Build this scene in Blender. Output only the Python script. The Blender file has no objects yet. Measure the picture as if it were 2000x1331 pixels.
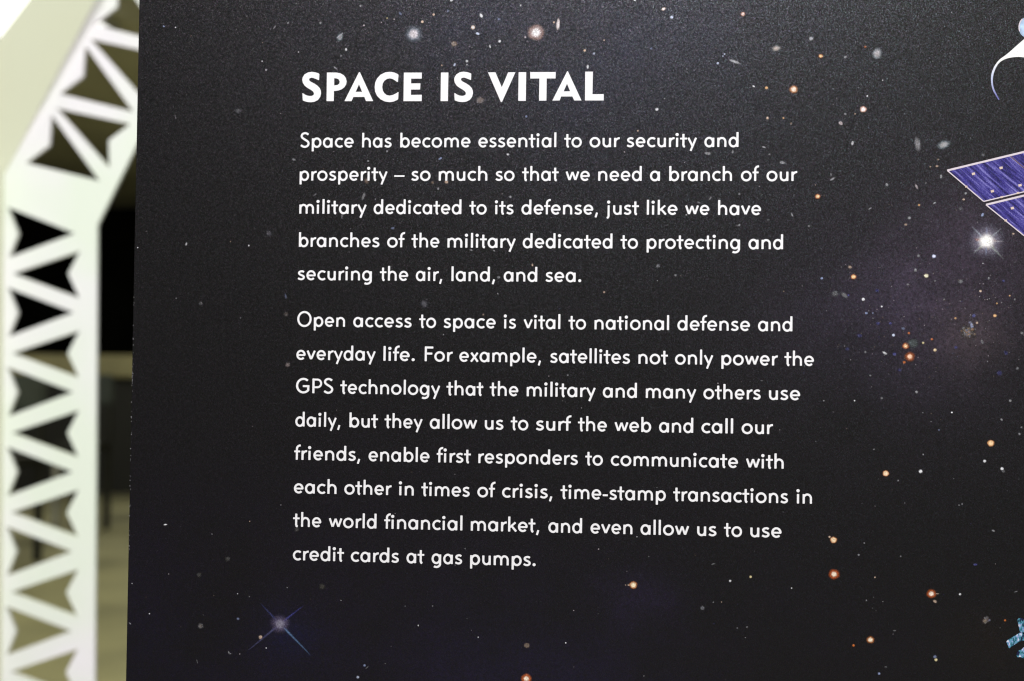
import bpy, bmesh, math, random
import numpy as np
from mathutils import Vector, Matrix
from mathutils.geometry import tessellate_polygon, delaunay_2d_cdt
random.seed(7)
S = bpy.context.scene
COL = S.collection

# ---------------------------------------------------------------- camera, world, lamps, exposure
EYE = 1.30                                   # lens height over the floor
CAM = Vector((0.0, -0.764304, EYE))
YAW, PITCH, ROLL = -0.0879392, 0.0250582, 0.0130301
FPX, CX, CY = 2778.0, 1000.0, 665.5          # 50 mm lens, photo 2000 px wide
_f = Vector((math.sin(YAW)*math.cos(PITCH), math.cos(YAW)*math.cos(PITCH), math.sin(PITCH)))
_r = Vector((math.cos(YAW), -math.sin(YAW), 0.0))
_u = _r.cross(_f)
RIGHT = _r*math.cos(ROLL) + _u*math.sin(ROLL)
UP = _u*math.cos(ROLL) - _r*math.sin(ROLL)
FWD = _f
cam = bpy.data.cameras.new('camera')
cam.sensor_width = 36.0
cam.lens = FPX/2000*36
cam.clip_start = 0.05
cam.clip_end = 200
cam.dof.use_dof = True
cam.dof.focus_distance = 0.765
cam.dof.aperture_fstop = 8.0
camo = bpy.data.objects.new('camera', cam)
COL.objects.link(camo)
M = Matrix((RIGHT, UP, -FWD)).transposed().to_4x4()
M.translation = CAM
camo.matrix_world = M
S.camera = camo

w = bpy.data.worlds.new('World')
S.world = w
w.use_nodes = True
w.node_tree.nodes['Background'].inputs[0].default_value = (0.9, 0.95, 1.0, 1)
w.node_tree.nodes['Background'].inputs[1].default_value = 0.012

def area(name, loc, target, sx, sy, power, col=(1, 1, 1)):
    l = bpy.data.lights.new(name, 'AREA')
    l.shape = 'RECTANGLE'; l.size = sx; l.size_y = sy; l.energy = power; l.color = col
    o = bpy.data.objects.new(name, l); COL.objects.link(o)
    o.location = loc
    d = Vector(target) - Vector(loc)
    o.rotation_euler = d.to_track_quat('-Z', 'Y').to_euler()
    return o
area('key_lamp', (0.06, -1.75, EYE+1.72), (0.0, 0, EYE+0.05), 0.7, 0.35, 67, (1.0, 0.985, 1.0))
area('fill_lamp', (2.3, -1.5, EYE+1.5), (-0.1, 0, EYE-0.1), 0.8, 0.8, 42, (1.0, 1.0, 0.98))
area('arch_fill', (-0.35, 0.30, EYE+1.0), (-1.05, 2.0, EYE-0.6), 0.7, 0.5, 16, (0.97, 0.99, 1.0))  # added out of view to brighten the lattice from above
area('arch_fill', (-0.35, 0.30, EYE-0.95), (-1.05, 2.0, EYE+0.3), 0.7, 0.5, 15, (0.99, 0.98, 1.0))  # added low and out of view, evens the light down the lattice
area('hall_lamp', (-3.0, 5.0, 4.5), (-3.0, 5.0, 0), 2.0, 2.0, 150, (1.0, 0.98, 0.66))
area('hall_lamp', (-4.0, 16, 4.5), (-4.0, 16, 0), 3.0, 3.0, 140, (1.0, 0.98, 0.74))
S.view_settings.view_transform = 'Standard'
S.view_settings.look = 'None'
S.view_settings.exposure = 0.0
S.view_settings.gamma = 1.0
S.view_settings.use_curve_mapping = False
S.cycles.use_denoising = True
S.cycles.max_bounces = 6
S.cycles.filter_width = 1.2

# ---------------------------------------------------------------- helpers
def on_panel(px, py):
    """photo measurement -> metres (x, z) on the panel's face (the plane y = 0)"""
    d = RIGHT*((px-CX)/FPX) - UP*((py-CY)/FPX) + FWD
    t = -CAM.y/d.y
    q = CAM + d*t
    return q.x, q.z
def at_depth(px, py, dist):
    return CAM + (RIGHT*((px-CX)/FPX) - UP*((py-CY)/FPX) + FWD)*dist
PX = 0.0182/65.2                              # one unit of the lettering in metres

def mesh(name, verts, faces, mats, parent=None, smooth=False, midx=None):
    me = bpy.data.meshes.new(name)
    me.from_pydata([tuple(v) for v in verts], [], faces)
    for m in (mats if isinstance(mats, (list, tuple)) else [mats]):
        me.materials.append(m)
    if midx:
        me.polygons.foreach_set('material_index', midx)
    if smooth:
        me.polygons.foreach_set('use_smooth', [True]*len(me.polygons))
    me.update()
    o = bpy.data.objects.new(name, me)
    COL.objects.link(o)
    if parent is not None:
        o.parent = parent
        o.matrix_parent_inverse = Matrix.Translation(-parent.location) if parent.parent is None else Matrix()
    return o
def empty(name, loc):
    o = bpy.data.objects.new(name, None)
    COL.objects.link(o); o.location = loc
    o.empty_display_size = 0.1
    return o
def tag(o, label=None, cat=None, group=None, kind=None):
    if label: o['label'] = label
    if cat: o['category'] = cat
    if group: o['group'] = group
    if kind: o['kind'] = kind
    return o

class NT:
    def __init__(s, name):
        s.m = bpy.data.materials.new(name); s.m.use_nodes = True
        s.t = s.m.node_tree; s.n = s.t.nodes
        s.b = s.n['Principled BSDF']; s.out = s.n['Material Output']
    def new(s, typ, **kw):
        n = s.n.new(typ)
        for k, v in kw.items(): setattr(n, k, v)
        return n
    def link(s, a, b): s.t.links.new(a, b)
    def val(s, n, k, v):
        n.inputs[k].default_value = v
    def math(s, op, a, b=None, c=None):
        n = s.new('ShaderNodeMath', operation=op)
        for i, x in enumerate((a, b, c)):
            if x is None: continue
            if isinstance(x, (int, float)): n.inputs[i].default_value = x
            else: s.link(x, n.inputs[i])
        return n.outputs[0]
    def vmath(s, op, a, b=None, scale=None):
        n = s.new('ShaderNodeVectorMath', operation=op)
        for i, x in enumerate((a, b)):
            if x is None: continue
            if isinstance(x, (tuple, list)): n.inputs[i].default_value = x
            else: s.link(x, n.inputs[i])
        if scale is not None:
            if isinstance(scale, (int, float)): n.inputs['Scale'].default_value = scale
            else: s.link(scale, n.inputs['Scale'])
        return n.outputs[0] if op not in ('LENGTH', 'DOT_PRODUCT') else n.outputs['Value']
    def noise(s, scale, detail=3, vec=None, rough=0.5):
        n = s.new('ShaderNodeTexNoise'); s.val(n, 'Scale', scale); s.val(n, 'Detail', detail); s.val(n, 'Roughness', rough)
        if vec is not None: s.link(vec, n.inputs['Vector'])
        return n
    def geo(s):
        return s.new('ShaderNodeNewGeometry').outputs['Position']

def lin(r, g, b):
    f = lambda c: (c/255/12.92) if c/255 <= 0.04045 else ((c/255+0.055)/1.055)**2.4
    return (f(r), f(g), f(b), 1)

def plain(name, col, rough=0.5, var=0.12, scale=6.0, spec=0.5):
    t = NT(name)
    n = t.noise(scale, 4, t.geo())
    r = t.new('ShaderNodeMapRange'); t.link(n.outputs[0], r.inputs[0])
    r.inputs[1].default_value = 0.25; r.inputs[2].default_value = 0.75
    r.inputs[3].default_value = 1-var; r.inputs[4].default_value = 1+var
    t.link(t.vmath('SCALE', tuple(col[:3]), None, r.outputs[0]), t.b.inputs['Base Color'])
    t.val(t.b, 'Roughness', rough); t.val(t.b, 'Specular IOR Level', spec)
    return t.m

# ---- the laminate's pebbled skin: every grain tilts its own way and so sparkles on its own
GRAIN = 3500.0
def laminate(t, strength=0.20, rough=0.36, spec=0.5):
    pos = t.geo()
    v = t.new('ShaderNodeTexVoronoi'); t.val(v, 'Scale', GRAIN); t.link(pos, v.inputs['Vector'])
    c = t.vmath('SUBTRACT', v.outputs['Color'], (0.5, 0.5, 0.5))
    v2 = t.new('ShaderNodeTexVoronoi'); t.val(v2, 'Scale', GRAIN*0.75); t.link(pos, v2.inputs['Vector'])
    c2 = t.vmath('SUBTRACT', v2.outputs['Color'], (0.5, 0.5, 0.5))
    c = t.vmath('ADD', t.vmath('SCALE', c, None, strength), t.vmath('SCALE', c2, None, strength*0.7))
    nn = t.vmath('NORMALIZE', t.vmath('ADD', t.new('ShaderNodeNewGeometry').outputs['Normal'], c))
    t.link(nn, t.b.inputs['Normal'])
    t.link(t.vmath('ADD', t.vmath('SCALE', v.outputs['Color'], None, 0.5), (0.75, 0.75, 0.75)), t.b.inputs['Specular Tint'])
    t.val(t.b, 'Roughness', rough); t.val(t.b, 'Specular IOR Level', spec)
    return pos

def board_material():
    t = NT('printed_starfield_laminate')
    pos = laminate(t)
    nz = t.noise(16, 5, pos, 0.62)
    fine = t.noise(90, 4, pos, 0.6)
    mod = t.math('MULTIPLY', t.math('MULTIPLY_ADD', nz.outputs[0], 2.6, -0.55), t.math('MULTIPLY_ADD', fine.outputs[0], 1.2, 0.4))
    grit = t.noise(520, 3, pos, 0.7)
    mod = t.math('MAXIMUM', t.math('MULTIPLY', mod, t.math('MULTIPLY_ADD', grit.outputs[0], 3.2, -0.6)), 0.0)
    blobs = [  # printed nebula: photo centre, radii in photo px, linear colour
        (1150, 60, 330, 200, (0.0045, 0.0055, 0.0160)),
        (700, 30, 300, 120, (0.0010, 0.0014, 0.0030)),
        (1830, 590, 270, 200, (0.0155, 0.0110, 0.0190)),
        (1690, 620, 130, 110, (0.0060, 0.0042, 0.0100)),
        (1930, 480, 130, 110, (0.0170, 0.0105, 0.0185)),
        (1900, 655, 60, 55, (0.0170, 0.0120, 0.0100)),
        (550, 1285, 120, 80, (0.0004, 0.0005, 0.0045)),
        (570, 1245, 36, 28, (0.0000, 0.0012, 0.0130)),
        (545, 1195, 50, 36, (0.0006, 0.0006, 0.0040)),
        (1010, 1320, 220, 120, (0.0018, 0.0015, 0.0080)),
        (1240, 1175, 60, 45, (0.0060, 0.0035, 0.0140)),
        (300, 1290, 120, 120, (0.0003, 0.0003, 0.0040)),
        (650, 1280, 900, 330, (0.0018, 0.0005, 0.0052)),
        (1930, 1255, 60, 50, (0.0040, 0.0020, 0.0000)),
    ]
    acc = None
    for (px, py, rx, ry, c) in blobs:
        x, z = on_panel(px, py)
        d = t.vmath('MULTIPLY', t.vmath('SUBTRACT', pos, (x, 0, z)), (1/(rx*PX), 0, 1/(ry*PX)))
        L = t.vmath('DOT_PRODUCT', d, d)
        e = t.math('MULTIPLY', t.math('EXPONENT', t.math('MULTIPLY', L, -0.8)), mod)
        term = t.vmath('SCALE', tuple(c), None, e)
        acc = term if acc is None else t.vmath('ADD', acc, term)
    ink = (0.0068, 0.0063, 0.0066)
    t.link(t.vmath('ADD', acc, ink), t.b.inputs['Base Color'])
    return t.m

def ink_material():
    t = NT('printed_star_ink')
    laminate(t, 0.45, 0.42)
    a = t.new('ShaderNodeAttribute', attribute_name='ink')
    k = t.new('ShaderNodeAttribute', attribute_name='cover')
    fine = t.noise(1500, 2, t.geo())
    cov = t.math('MULTIPLY', k.outputs['Fac'], t.math('MULTIPLY_ADD', fine.outputs[0], 0.9, 0.55))
    t.link(a.outputs['Color'], t.b.inputs['Base Color'])
    tr = t.new('ShaderNodeBsdfTransparent')
    mx = t.new('ShaderNodeMixShader')
    t.link(cov, mx.inputs[0]); t.link(tr.outputs[0], mx.inputs[1]); t.link(t.b.outputs[0], mx.inputs[2])
    t.link(mx.outputs[0], t.out.inputs['Surface'])
    return t.m

def white_ink():
    t = NT('white_lettering_ink')
    laminate(t, 0.12, 0.5, 0.3)
    n = t.noise(400, 2, t.geo())
    t.link(t.vmath('SCALE', (0.93, 0.92, 0.94), None, t.math('MULTIPLY_ADD', n.outputs[0], 0.06, 0.95)), t.b.inputs['Base Color'])
    return t.m

EDGE_LIGHT = plain('edge_highlight_grey', (0.22, 0.22, 0.24), 0.6, 0.5, 220)  # lighter grey for the left bevel, paints in the edge's thin highlight
BOARD = board_material(); INK = ink_material(); WHITE = white_ink()

# ---------------------------------------------------------------- the room
floor_m = plain('worn_olive_hall_floor', (0.27, 0.255, 0.145), 0.35, 0.6, 0.8)
ceil_m = plain('dim_olive_ceiling', (0.72, 0.70, 0.55), 0.8, 0.15, 0.8)
wall_m = plain('black_curtain_wall', (0.010, 0.010, 0.007), 0.9, 0.4, 1.5, 0.1)
def sheet(name, pts, m):
    return tag(mesh(name, pts, [tuple(range(len(pts)))], m), kind='structure')
X0, X1, Y0, Y1, H = -15, 9, -6, 27, 4.6
sheet('floor', [(X0, Y0, 0), (X1, Y0, 0), (X1, Y1, 0), (X0, Y1, 0)], floor_m)
sheet('ceiling', [(X0, 0.6, H), (X0, Y1, H), (X1, Y1, H), (X1, 0.6, H)], ceil_m)
sheet('wall', [(X0, Y1-.02, 0), (X1, Y1-.02, 0), (X1, Y1-.02, H-.004), (X0, Y1-.02, H-.004)], wall_m)

def box_bm(bm, x0, x1, y0, y1, z0, z1):
    g = bmesh.ops.create_cube(bm, size=1)
    for v in g['verts']:
        v.co = Vector(((x0+x1)/2+v.co.x*(x1-x0), (y0+y1)/2+v.co.y*(y1-y0), (z0+z1)/2+v.co.z*(z1-z0)))
    return g
def bm_obj(name, bm, m, parent=None, bevel=0.0, seg=2):
    if bevel:
        bmesh.ops.bevel(bm, geom=bm.edges[:], offset=bevel, segments=seg, affect='EDGES', clamp_overlap=True)
    me = bpy.data.meshes.new(name); bm.to_mesh(me); bm.free()
    me.materials.append(m)
    o = bpy.data.objects.new(name, me); COL.objects.link(o)
    if parent is not None:
        o.parent = parent; o.matrix_parent_inverse = Matrix.Translation(-parent.location)
    return o
def box(name, x0, x1, y0, y1, z0, z1, m, parent=None, bevel=0.004):
    bm = bmesh.new(); box_bm(bm, x0, x1, y0, y1, z0, z1)
    return bm_obj(name, bm, m, parent, bevel)

# ---------------------------------------------------------------- ceiling luminaire (blown-out white at the upper left)
lamp_m = NT('lit_diffuser')
lamp_m.val(lamp_m.b, 'Emission Color', (1, 1, 0.97, 1)); lamp_m.val(lamp_m.b, 'Emission Strength', 1.6)
frame_m = plain('white_enamel', (0.75, 0.76, 0.74), 0.4, 0.05)
cl = tag(empty('ceiling_light', (-7.0, 9.4, H)), 'large blown-out white ceiling light above the white lattice arch', 'light')
box('housing', -9.05, -4.93, 6.5, 12.3, H-.10, H-.006, frame_m, cl, 0.01)
box('diffuser', -9.0, -4.96, 6.55, 12.25, H-.13, H-.102, lamp_m.m, cl, 0.004)

# ---------------------------------------------------------------- white lattice arch
def arch_material():
    t = NT('white_painted_lattice')
    pos = t.geo()
    n = t.noise(3.2, 3, pos)
    r = t.new('ShaderNodeValToRGB'); t.link(n.outputs[0], r.inputs[0])
    r.color_ramp.elements[0].position = 0.35; r.color_ramp.elements[0].color = (0.78, 0.84, 0.72, 1)
    r.color_ramp.elements[1].position = 0.65; r.color_ramp.elements[1].color = (0.86, 0.83, 0.86, 1)
    t.link(r.outputs[0], t.b.inputs['Base Color']); t.val(t.b, 'Roughness', 0.45)
    return t.m
ARCH = arch_material()
AD = 2.8                                         # metres from the lens
def plate(name, outline, holes, d, thick, m, parent):
    polys = [outline] + holes
    P = [[at_depth(x, y, d) for x, y in p] for p in polys]
    flat = [v for p in P for v in p]
    n = len(flat)
    verts = flat + [v + FWD*thick for v in flat]
    faces = []
    p2 = [Vector((x/500, -y/500)) for p in polys for x, y in p]
    ed = []; k = 0
    for p in polys:
        ed += [(k+i, k+(i+1) % len(p)) for i in range(len(p))]; k += len(p)
    ov, oe, of, orig, _e, _f2 = delaunay_2d_cdt(p2, ed, [], 0, 1e-6)
    assert len(ov) == n
    back = [o_[0] for o_ in orig]
    def inside(c, p):
        r = False
        for i in range(len(p)):
            (x0, y0), (x1, y1) = p[i-1], p[i]
            if (y0 > c[1]) != (y1 > c[1]) and c[0] < (x1-x0)*(c[1]-y0)/(y1-y0)+x0: r = not r
        return r
    for f in of:
        t3 = [back[q] for q in f]
        a_, b_, c_ = (p2[q] for q in t3)
        m_ = (a_+b_+c_)/3*500; m_ = (m_.x, -m_.y)
        if not inside(m_, polys[0]) or any(inside(m_, h_) for h_ in polys[1:]): continue
        if (b_-a_).cross(c_-a_) < 0: t3.reverse()
        faces.append(tuple(t3)); faces.append(tuple(q+n for q in reversed(t3)))
    k = 0
    for p in P:
        q = len(p)
        for i in range(q):
            a, b = k+i, k+(i+1) % q
            faces.append((a, a+n, b+n, b))
        k += q
    o = mesh(name, verts, faces, m, parent)
    bm = bmesh.new(); bm.from_mesh(o.data); bmesh.ops.recalc_face_normals(bm, faces=bm.faces[:]); bm.to_mesh(o.data); bm.free()
    return o
holes = []
for k in range(10):                              # post: openings with notched ends, two per bay
    y = k*155.6; dx = -0.9*k
    if k:
        holes.append([(24+dx, 414+y), (134+dx, 455+y), (25+dx, 495+y), (43+dx, 456+y)])
    else:
        holes.append([(22, 412), (135, 456), (25, 496), (43, 457)])
    holes.append([(34+dx, 535+y), (148+dx, 497+y), (125+dx, 535+y), (147+dx, 576+y)])
sx, sy = 66, -135
for k in range(5):                               # raking member
    o = lambda pts: [(x+sx*k, y+sy*k) for x, y in pts]
    holes.append(o([(103, 233), (186, 348), (63, 316), (103, 288)]))
    holes.append(o([(118, 216), (242, 245), (205, 271), (210, 320)]))
def grow(p, d):
    """offset a small polygon outwards by d"""
    n = len(p)
    A_ = sum(p[i][0]*p[(i+1) % n][1]-p[(i+1) % n][0]*p[i][1] for i in range(n))
    sg = 1 if A_ > 0 else -1
    out = []
    for i in range(n):
        a, b, c = p[i-1], p[i], p[(i+1) % n]
        e1 = (b[0]-a[0], b[1]-a[1]); e2 = (c[0]-b[0], c[1]-b[1])
        l1, l2 = math.hypot(*e1), math.hypot(*e2)
        n1 = (e1[1]/l1*sg, -e1[0]/l1*sg); n2 = (e2[1]/l2*sg, -e2[0]/l2*sg)
        m_ = (n1[0]+n2[0], n1[1]+n2[1]); q = 1+n1[0]*n2[0]+n1[1]*n2[1]
        k_ = min(2.2, 1/max(q, 0.05)*1.0)
        out.append((b[0]+m_[0]*d*k_, b[1]+m_[1]*d*k_))
    return out
holes = [grow(h_, 7.0) for h_ in holes]
outline = [(8, 340), (8+66*5.2, 340-135*5.2), (900, 340-135*5.2-20), (900, 340-135*5.2+150),
           (190+66*4.9, 440-135*4.9), (190, 440), (181, 2035), (-1, 2035)]
base = at_depth(95, 2035, AD)
arch = tag(empty('lattice_arch', (base.x, base.y, 0)), 'white cut-out lattice arch out of focus behind the left edge of the dark panel', 'arch')
plate('lattice_web', outline, holes, AD, 0.012, ARCH, arch)
mir = lambda p: [(1800.6-x, y) for x, y in p]
plate('lattice_web', mir(outline), [mir(h_) for h_ in holes], AD, 0.012, ARCH, arch)   # the far leg, hidden behind the panel
# solid side wall of the arch, running from the web towards the viewer
def flange():
    t = NT('pale_painted_flange')
    n = t.noise(2.0, 3, t.geo())
    r = t.new('ShaderNodeValToRGB'); t.link(n.outputs[0], r.inputs[0])
    r.color_ramp.elements[0].color = (0.70, 0.69, 0.49, 1); r.color_ramp.elements[1].color = (0.69, 0.73, 0.58, 1)
    t.link(r.outputs[0], t.b.inputs['Base Color']); t.val(t.b, 'Roughness', 0.5)
    return t.m
FL = flange()
inner = [(-1, 2035), (8, 340), (8+66*5.2, 340-135*5.2)]
outer = [(-150, 2300), (-78, 187), (65+65*6, -85*6)]
a = [at_depth(x, y, AD-0.004) for x, y in inner]; b = [at_depth(x, y, AD-0.12) for x, y in outer]
a[0].z = 0.0; b[0].z = 0.0
n0 = -RIGHT*0.006 + UP*0.003
V = []
for p in (a, b, [q+n0 for q in a], [q+n0 for q in b]): V += p
F = []
for i in range(2):
    F += [(i, i+1, 3+i+1, 3+i), (6+i, 9+i, 9+i+1, 6+i+1), (3+i, 3+i+1, 9+i+1, 9+i), (i+1, i, 6+i, 6+i+1)]
F += [(0, 3, 9, 6), (2, 8, 11, 5)]
fo = mesh('flange', V, F, FL, arch)
bm = bmesh.new(); bm.from_mesh(fo.data); bmesh.ops.recalc_face_normals(bm, faces=bm.faces[:]); bm.to_mesh(fo.data); bm.free()

# ---------------------------------------------------------------- blurred furniture far behind
dark_m = plain('black_furniture', (0.012, 0.012, 0.010), 0.6, 0.2)
top_m = plain('pale_wood_top', (0.34, 0.31, 0.16), 0.5, 0.25, 3)
steel_m = plain('dull_steel', (0.30, 0.30, 0.27), 0.45, 0.3, 8)
blue_m = plain('blue_grey_cloth', (0.055, 0.065, 0.062), 0.9, 0.2, 8)
def ground_x(px, y_world):
    d = RIGHT*((px-CX)/FPX) + FWD
    return CAM.x + d.x*(y_world-CAM.y)/d.y
yc = 14.0
c = tag(empty('counter', (ground_x(150, yc), yc, 0)), 'dark service counter with pale wooden front band, blurred beyond the lattice arch', 'counter')
gx = c.location.x
box('body', gx-1.1, gx+1.4, yc, yc+.8, 0, 1.23, dark_m, c)
box('counter_top', gx-1.15, gx+1.45, yc-.1, yc+.85, 1.232, 1.47, top_m, c, 0.02)
def bar_chair(px, yc, label):
    sx0 = ground_x(px, yc)
    st = tag(empty('bar_chair', (sx0, yc, 0)), label, 'chair', 'chairs behind the lattice arch')
    box('backrest', sx0-.22, sx0+.10, yc, yc+.05, 1.02, 1.27, blue_m, st, 0.02)
    box('seat', sx0-.24, sx0+.09, yc-.42, yc+.02, 0.66, 0.72, dark_m, st, 0.02)
    for (lx, ly, mm) in ((.055, 0.0, dark_m), (-.21, 0.0, dark_m), (-.01, -.40, steel_m), (-.21, -.40, steel_m)):
        box('leg', sx0+lx-.02, sx0+lx+.03, ly+yc, ly+yc+.045, 0, 1.016 if ly == 0 else 0.655, mm, st, 0.006)
bar_chair(199, 10.6, 'tall dark chair blurred in the gap between lattice arch and panel')
bar_chair(62, 8.6, 'tall dark chair blurred behind the openings of the lattice arch')

# ---------------------------------------------------------------- the panel
xe = on_panel(258.5, 665)[0]
panel = tag(empty('info_panel', (xe+0.55, 0.02, 0)),
            'dark exhibit panel printed with stars and white text headed SPACE IS VITAL', 'info panel')
# board: a slab with softened edges, small printed stars lie on its face
bm = bmesh.new(); box_bm(bm, xe, xe+1.25, 0.0, 0.019, 0.0, 2.05)
bmesh.ops.bevel(bm, geom=bm.edges[:], offset=0.0006, segments=2, affect='EDGES')
bv = [v.co.copy() for v in bm.verts]; bf = [tuple(v.index for v in f.verts) for f in bm.faces]
be = [2 if (f.normal.x < -0.3 and f.calc_area() < 0.0045 and abs(f.normal.y) < 0.95) else 0 for f in bm.faces]
bm.free()

def star_geo(px, py, rx, ry, rot, core, rim, alpha, soft, halo=None):
    """rings of a printed star, radii in photo px; returns verts, faces, colours, cover"""
    x, z = on_panel(px, py)
    prof = [(0.0, 1.0, 0), (0.45, 1.0, 0.1), (0.75, 0.92, 0.45), (1.0, 0.55, 0.85), (1.0+soft*0.5, 0.16, 1), (1.0+soft, 0.0, 1)]
    if halo:
        hr, ha = halo
        prof = prof[:4] + [(1.15, max(0.4, ha), 1)] + [(1.15+(hr-1.15)*q, ha*(1-q)**1.3, 1) for q in (0.3, 0.65, 1.0)]
    seg = 16 if rx > 1.6 else 8
    vs, cs, al = [(x, z)], [core], [alpha]
    ca, sa = math.cos(rot), math.sin(rot)
    for r, a, m in prof[1:]:
        for i in range(seg):
            th = 2*math.pi*i/seg
            wob = 1+(0.03*math.sin(3*th+px)+0.04*math.sin(5*th+py))*(1 if r > 0.6 else 0)
            ux, uz = rx*r*wob*math.cos(th), ry*r*wob*math.sin(th)
            vs.append((x+(ux*ca-uz*sa)*PX*1.03, z+(ux*sa+uz*ca)*PX))
            cs.append(tuple(core[j]*(1-m)+rim[j]*m for j in range(3))); al.append(a*alpha)
    fs = [(0, 1+i, 1+(i+1) % seg) for i in range(seg)]
    for k in range(len(prof)-2):
        o0 = 1+k*seg
        fs += [(o0+i, o0+seg+i, o0+seg+(i+1) % seg, o0+(i+1) % seg) for i in range(seg)]
    return vs, fs, cs, al
def spike_geo(px, py, qx, qy, w0, col, a0, a1=0.0, n=6):
    vs, fs, cs, al = [], [], [], []
    dx, dy = qx-px, qy-py; L = math.hypot(dx, dy); nx, ny = -dy/L, dx/L
    for i in range(n+1):
        f = i/n
        for s_, aa in ((-1, 0), (0, 1), (1, 0)):
            ww = w0*(1-0.6*f)
            vs.append(on_panel(px+dx*f+nx*ww*s_, py+dy*f+ny*ww*s_)); cs.append(col); al.append(aa*(a0*(1-f)+a1*f) if i < n else 0)
    for i in range(n):
        k = 3*i
        fs += [(k, k+1, k+4, k+3), (k+1, k+2, k+5, k+4)]
    return vs, fs, cs, al
class Ink:
    def __init__(s): s.v, s.f, s.c, s.a = [], [], [], []
    def add(s, geo, y):
        k = len(s.v)
        s.v += [(x, y, z) for x, z in geo[0]]; s.f += [tuple(i+k for i in f) for f in geo[1]]
        s.c += geo[2]; s.a += geo[3]
def set_attr(o, cs, al):
    me = o.data
    A = me.attributes.new('ink', 'FLOAT_COLOR', 'POINT')
    A.data.foreach_set('color', [q for c in cs for q in (c[0], c[1], c[2], 1.0)])
    B = me.attributes.new('cover', 'FLOAT', 'POINT')
    B.data.foreach_set('value', al)
W = (0.80, 0.80, 0.84); PK = (0.62, 0.54, 0.58); GR = (0.30, 0.30, 0.32); DG = (0.12, 0.12, 0.13)
BL = (0.26, 0.31, 0.50); DB = (0.05, 0.05, 0.17); BW = (0.60, 0.66, 0.85); OR = (0.85, 0.50, 0.24); RO = (0.55, 0.15, 0.03)
YE = (0.85, 0.72, 0.40); BR = (0.24, 0.17, 0.12); PE = (0.75, 0.55, 0.42); CR = (0.95, 0.85, 0.72)
R = math.radians
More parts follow.
